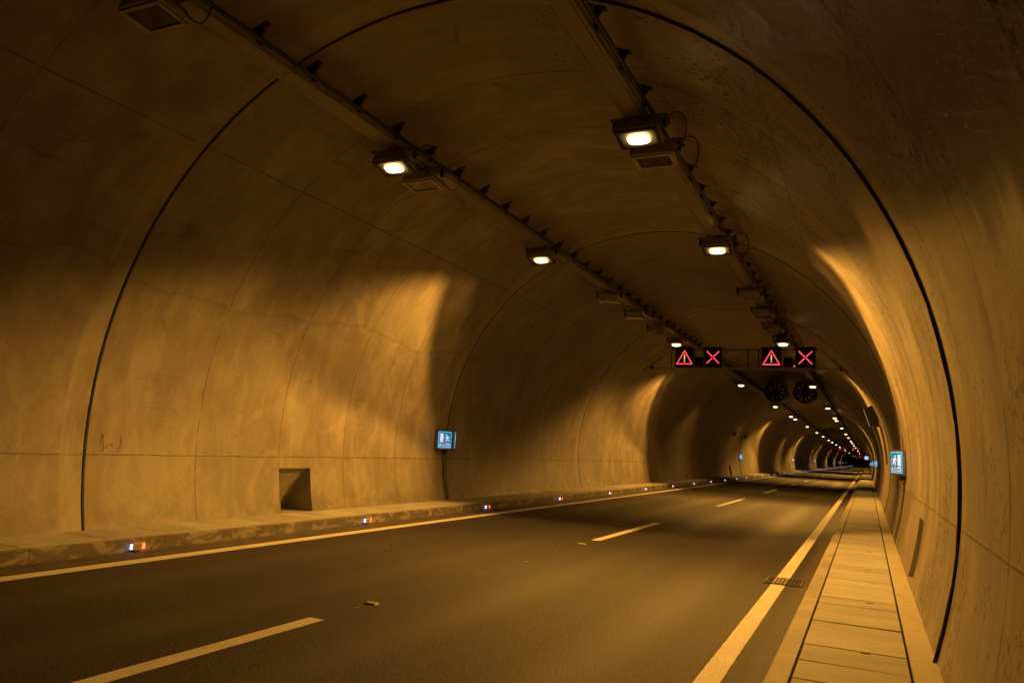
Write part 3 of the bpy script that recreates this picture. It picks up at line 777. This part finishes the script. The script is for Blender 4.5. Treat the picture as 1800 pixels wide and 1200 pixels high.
def make_exit(side, label):
    # local origin: wall end of the near face; X towards the road for side=-1 (left wall)
    s = -side                                       # +1: left wall, opens to +X
    t = thing("exit_sign", label, "exit sign")
    # plan of the wedge box (before mirroring): near face from A to B, flat nose B-C, far face C-D
    tx, ty = .469, .883
    A = Vector((-.03, -.05)); B = Vector((tx*.46, ty*.46)); C_ = Vector((tx*.46+.012, ty*.46+.07)); D = Vector((-.03, ty*.92+.17))
    Bk1 = Vector((-.10, ty*.92+.17)); Bk0 = Vector((-.10, -.05))
    pl_ = [A, B, C_, D, Bk1, Bk0]
    H = .26; g = MB(); n_ = 6
    vs = [(s*p.x, p.y, -H) for p in pl_]+[(s*p.x, p.y, H) for p in pl_]
    g.add(vs, [tuple(range(n_)), tuple(range(n_, 2*n_))[::-1]]+[(i, (i+1)%n_, n_+(i+1)%n_, n_+i) for i in range(n_)])
    g.build("housing", M_DARKSIGN, t)
    for face in (0, 1):
        # frame with local x along the face (left to right as read), y up, z out of the face
        if face == 0: o_ = Vector((s*tx*.225, ty*.225, 0)); ax = Vector((s*tx, ty, 0))
        else: o_ = Vector((s*(tx*.225), ty*.46+.12+ty*.225, 0)); ax = Vector((-s*tx, ty, 0))
        if face == 0: nz = Vector((s*ty, -tx, 0))
        else: nz = Vector((s*ty, tx, 0))
        up = Vector((0, 0, 1)); rx = up.cross(nz).normalized()
        push = .012 if face == 0 else .022
        Mf = Matrix(((rx.x, up.x, nz.x, o_.x+nz.x*push), (rx.y, up.y, nz.y, o_.y+nz.y*push), (rx.z, up.z, nz.z, o_.z), (0, 0, 0, 1)))
        rect = lambda x0, y0, x1, y1: [(x0, y0), (x1, y0), (x1, y1), (x0, y1)]
        w, h_ = .205, .22
        Z = lambda d: Mf @ Matrix.Translation((0, 0, d))
        pan = MB().prism(rect(-w, -h_, w, h_), Z(0), .006).build("border", M_CYAN, t)
        MB().prism(rect(-w+.018, -h_+.018, w-.018, h_-.018), Z(.006), .003).build("sign_face", M_TEAL, t)
        # the door lies away from the man's back: on the left as read for left wall near face
        dr = -1 if (side == -1) == (face == 0) else 1
        MB().prism(rect(*( (-.155, -.065, -.055, .165) if dr < 0 else (.055, -.065, .155, .165))), Z(.009), .003).build("door_symbol", M_WHITE, t)
        g = MB(); sc = .235
        for li, poly in enumerate(MAN):
            pp = [((-dr*.065)+dr*x*sc, -.075+y*sc) for x, y in poly]
            g.prism(pp, Z(.009+.0004*li), .003)
        g.build("running_man", M_WHITE, t)
        MB().prism(rect(-.16, -.185, .16, -.095), Z(.009), .003).build("distance_plate", M_WHITE, t)
        text_mesh("205m", .115, M_INK, t, Z(.0135) @ Matrix.Translation((0, -.14, 0)) @ Matrix.Diagonal((1.15, 1, 1, 1)), .0035, "distance_text")
    # mount, junction box and conduits running down the wall
    zc = 1.785
    def wp(z, off): return wall_x(z, side, off)
    base = SIGNX[side]
    MB().box((s*.02-(.0), .42, -H-.05), (.10, .12, .10)).build("junction_box", M_DARKSIGN, t)
    for dy in (-.022, .022):
        pts = [(s*.02, .42+dy, -H-.1)]+[(wp(z, .03)-base, .42+dy+(.0 if z > .6 else .03), z-zc) for z in (1.35, 1.2, 1.0, .8, .6, .45, .32, .21)]
        MB().tube(pts, .011, 6).build("conduit", M_DARKSIGN, t, smooth=True)
    for z in (1.15, .78):
        MB().box((wp(z, .035)-base, .42, z-zc), (.03, .09, .02)).build("pipe_clip", M_STEEL, t)
    return t
M_DARKSIGN = simple("sign_housing_brown", (.11, .09, .075), .5, .2, .2, 7)
SIGNX = {-1: -10.41, 1: .68}
EL = make_exit(-1, "wedge-shaped green exit sign reading 205m on the left wall, nearest one"); EL.location = (-10.41, 17.8, 1.785)
ER = make_exit(1, "wedge-shaped green exit sign reading 205m on the right wall, nearest one"); ER.location = (.68, 17.75, 1.85)
EL['group'] = ER['group'] = "exit signs along the walls"
index_children()
for i, y in enumerate((71.5, 125.4, 179.5, 233.5, 287.5, 341.5, 395, 449)):
    dup(EL, (-10.41, y, 1.785), f"small exit sign on the left wall, {ORD[i+1]} from the camera", "exit signs along the walls")
for i, y in enumerate((61.0, 98.0, 140.0)):
    dup(ER, (.68, y, 1.85), f"small exit sign on the right wall, {ORD[i+1]} from the camera", "exit signs along the walls")

# ------------------------------------------------------------------ kerb lights
KL = thing("kerb_light", "", "kerb light")
MB().box((.03, 0, 0), (.055, .15, .105)).build("housing", M_HOUS, KL, bevel=.008)
MB().box((.03, -.082, 0), (.035, .014, .07)).build("white_lens", M_BLUE, KL)
MB().box((.03, .10, 0), (.045, .045, .075)).build("red_lens", M_RLED, KL)
index_children()
for i in range(110):
    y = 7.72+5.45*i
    if i < 16: lab = f"small white and red kerb light on the left kerb, {ORD[i]} from the camera"
    else: lab = "tiny far kerb light merging into the pale row along the left kerb"
    if i == 0: o = KL; o['label'] = lab; o.location = (-9.245, y, .075); o['group'] = "kerb lights near along the left kerb"
    else: o = dup(KL, (-9.245, y, .075), lab, "kerb lights near along the left kerb" if i < 16 else "far kerb lights along the left kerb")
    if i >= 16: o['group'] = "far kerb lights along the left kerb"

# ------------------------------------------------------------------ road studs and drain
ST = thing("road_stud", "low grey road stud near the end of the nearest lane dash", "road stud", (-4.81, 7.08, 0), "road studs between the lane dashes")
MB().add([(-.075, -.05, 0), (.075, -.05, 0), (.075, .05, 0), (-.075, .05, 0), (-.06, -.03, .022), (.06, -.03, .022), (.06, .03, .022), (-.06, .03, .022)],
         [(0,3,2,1), (4,5,6,7), (0,1,5,4), (1,2,6,5), (2,3,7,6), (3,0,4,7)]).build("stud_body", simple("stud_plastic", (.5, .47, .40), .45, 0, .1, 20), ST, bevel=.003)
MB().box((0, -.043, .011), (.10, .006, .011), Matrix.Rotation(R_(-35), 4, 'X')).build("reflector", simple("stud_reflector", (.75, .72, .65), .2, 0, .1, 20), ST)
index_children()
dup(ST, (-4.84, 13.85, 0), "pale road stud just before the second lane dash")
dup(ST, (-4.87, 27.6, 0), "far road stud just before the third lane dash")
dup(ST, (-4.87, 34.9, 0), "far road stud just beyond the third lane dash")
DG = thing("drain_grate", "steel drain grate set in the asphalt across the right edge line", "drain grate", (-1.11, 12.21, 0))
g = MB()
for (x, y, dx, dy) in ((0, -.31, .52, .035), (0, .31, .52, .035), (-.245, 0, .03, .585), (.245, 0, .03, .585)): g.box((x, y, .005), (dx, dy, .018))
g.build("frame", M_GRATE if 'M_GRATE' in globals() else simple("cast_iron", (.10, .09, .08), .5, .5, .3, 14), DG)
MB().box((0, 0, .0015), (.46, .58, .003)).build("sump", M_JOINT, DG)
g = MB()
for i in range(9): g.box((-.20+.05*i, 0, .009), (.016, .58, .012))
for i in range(5): g.box((0, -.23+.115*i, .0085), (.45, .014, .009))
g.build("grating", simple("worn_grate", (.09, .08, .065), .45, .5, .3, 14), DG)
# the edge line is painted over half of the grate's bars
g = MB()
for i in range(4):
    g.box((-.095+.05*i-.03, 0, .0155), (.013, .56, .0012))
g.build("paint_on_bars", M_PAINT, DG)

# ------------------------------------------------------------------ loudspeaker, wall panel, wall cameras
LS = thing("horn_loudspeaker", "round grey horn loudspeaker under the right cable tray near the gantry", "loudspeaker", (-2.77, 28.6, 6.26))
MB().lathe([(.27, 0), (.285, .01), (.27, .03), (.16, .14), (.09, .28), (.08, .42), (.06, .42), (.07, .28), (.14, .13), (.25, .02)], (0, 0, 0), 36, closed=True).build("horn", M_STEEL, LS, smooth='auto')
MB().lathe([(.0, -.01), (.05, .0), (.08, .05), (.075, .16), (.0, .2)], (0, .03, 0), 24).build("driver", M_DARK, LS, smooth='auto')
MB().box((0, .22, .17), (.05, .06, .30)).box((0, .22, .06), (.22, .05, .03)).build("bracket", M_DARK, LS)
for s in (-1, 1): MB().box((s*.13, -.004, -.225), (.03, .012, .018)).build("rim_glint", simple("rim_glint_metal", (.8,.78,.7), .1, 1.0, .02, 5, 0) if s < 0 else bpy.data.materials["rim_glint_metal"], LS)  # small bright plates added to imitate lamp reflections on the rim
MB().tube([(.25, .2, .2), (.42, .2, .17), (.50, .2, .05), (.45, .2, -.08), (.33, .2, -.12)], .012, 6).build("cable", M_BCABLE, LS, smooth=True)
HP = thing("wall_panel", "dark tilted message panel projecting from the right wall beyond the gantry", "panel", (0, 33.4, 0))
g = MB(); quad = [(-.10, 3.96), (.245, 4.13), (.455, 3.38), (.125, 3.22)]
vs = [(x, 0, z) for x, z in quad]+[(x, .16, z) for x, z in quad]
g.add(vs, [(0,1,2,3), (7,6,5,4), (0,4,5,1), (1,5,6,2), (2,6,7,3), (3,7,4,0)]).build("panel_box", simple("panel_brown", (.16, .14, .11), .5, .2, .1, 6), HP, bevel=.008)
MB().tube([(-.115, .02, 3.93), (.105, .02, 3.24)], .011, 6).build("edge_strip", emit("edge_highlight_glow", (1, .75, .45), .3), HP)  # weak glow paints the light caught along the panel's edge
MB().box((.40, .08, 3.30), (.14, .12, .09)).build("mount_clamp", M_BLACK, HP, bevel=.006)
MB().tube([(wall_x(z, 1, .035), .08, z) for z in (3.3, 3.0, 2.7, 2.4, 2.1, 1.8)], .035, 8).build("pipe", simple("copper_pipe", (.5, .3, .2), .45, .2, .1, 6), HP, smooth=True)
def wall_cam(loc, label):
    t = thing("wall_camera", label, "camera", loc, "pair of cameras on the left wall")
    MB().box((.10, .0, 0), (.22, .30, .20), Matrix.Rotation(.5, 4, 'Z')).build("camera_body", M_BLACK, t, bevel=.01)
    MB().lathe([(.0, -.17), (.07, -.16), (.08, -.12), (.08, 0)], (.15, 0, 0), 16).build("lens_tube", M_DARK, t, smooth='auto')
    MB().tube([(-.06, .05, -.1), (.06, .05, -.02)], .025).build("arm", M_DARK, t)
    return t
wall_cam((-10.02, 65.3, 3.66), "small black camera on the left wall, the nearer of two")
wall_cam((-10.02, 71.6, 3.58), "small black camera on the left wall, the farther of two, above an exit sign")
tag(MB().tube([(wall_x(3.55, -1, .03), 65.4, 3.55), (wall_x(3.42, -1, .03), 68.5, 3.42), (wall_x(3.5, -1, .03), 71.4, 3.5), (wall_x(2.9, -1, .03), 71.45, 2.9), (wall_x(2.1, -1, .03), 71.5, 2.1)], .015, 6).build("cable", M_BCABLE), "thin black cable on the left wall linking two cameras to an exit sign", "cable")
# blue-white square sign high on the right wall, far down the tunnel
BS = thing("lit_panel", "small square blue-white lit sign far down the right side of the tunnel", "sign", (-.10, 215.0, 3.35))
MB().box((0, .06, 0), (.9, .12, .9)).build("sign_box", M_DARK, BS)
MB().box((0, -.006, 0), (.82, .008, .82)).build("sign_face", M_DISC, BS)
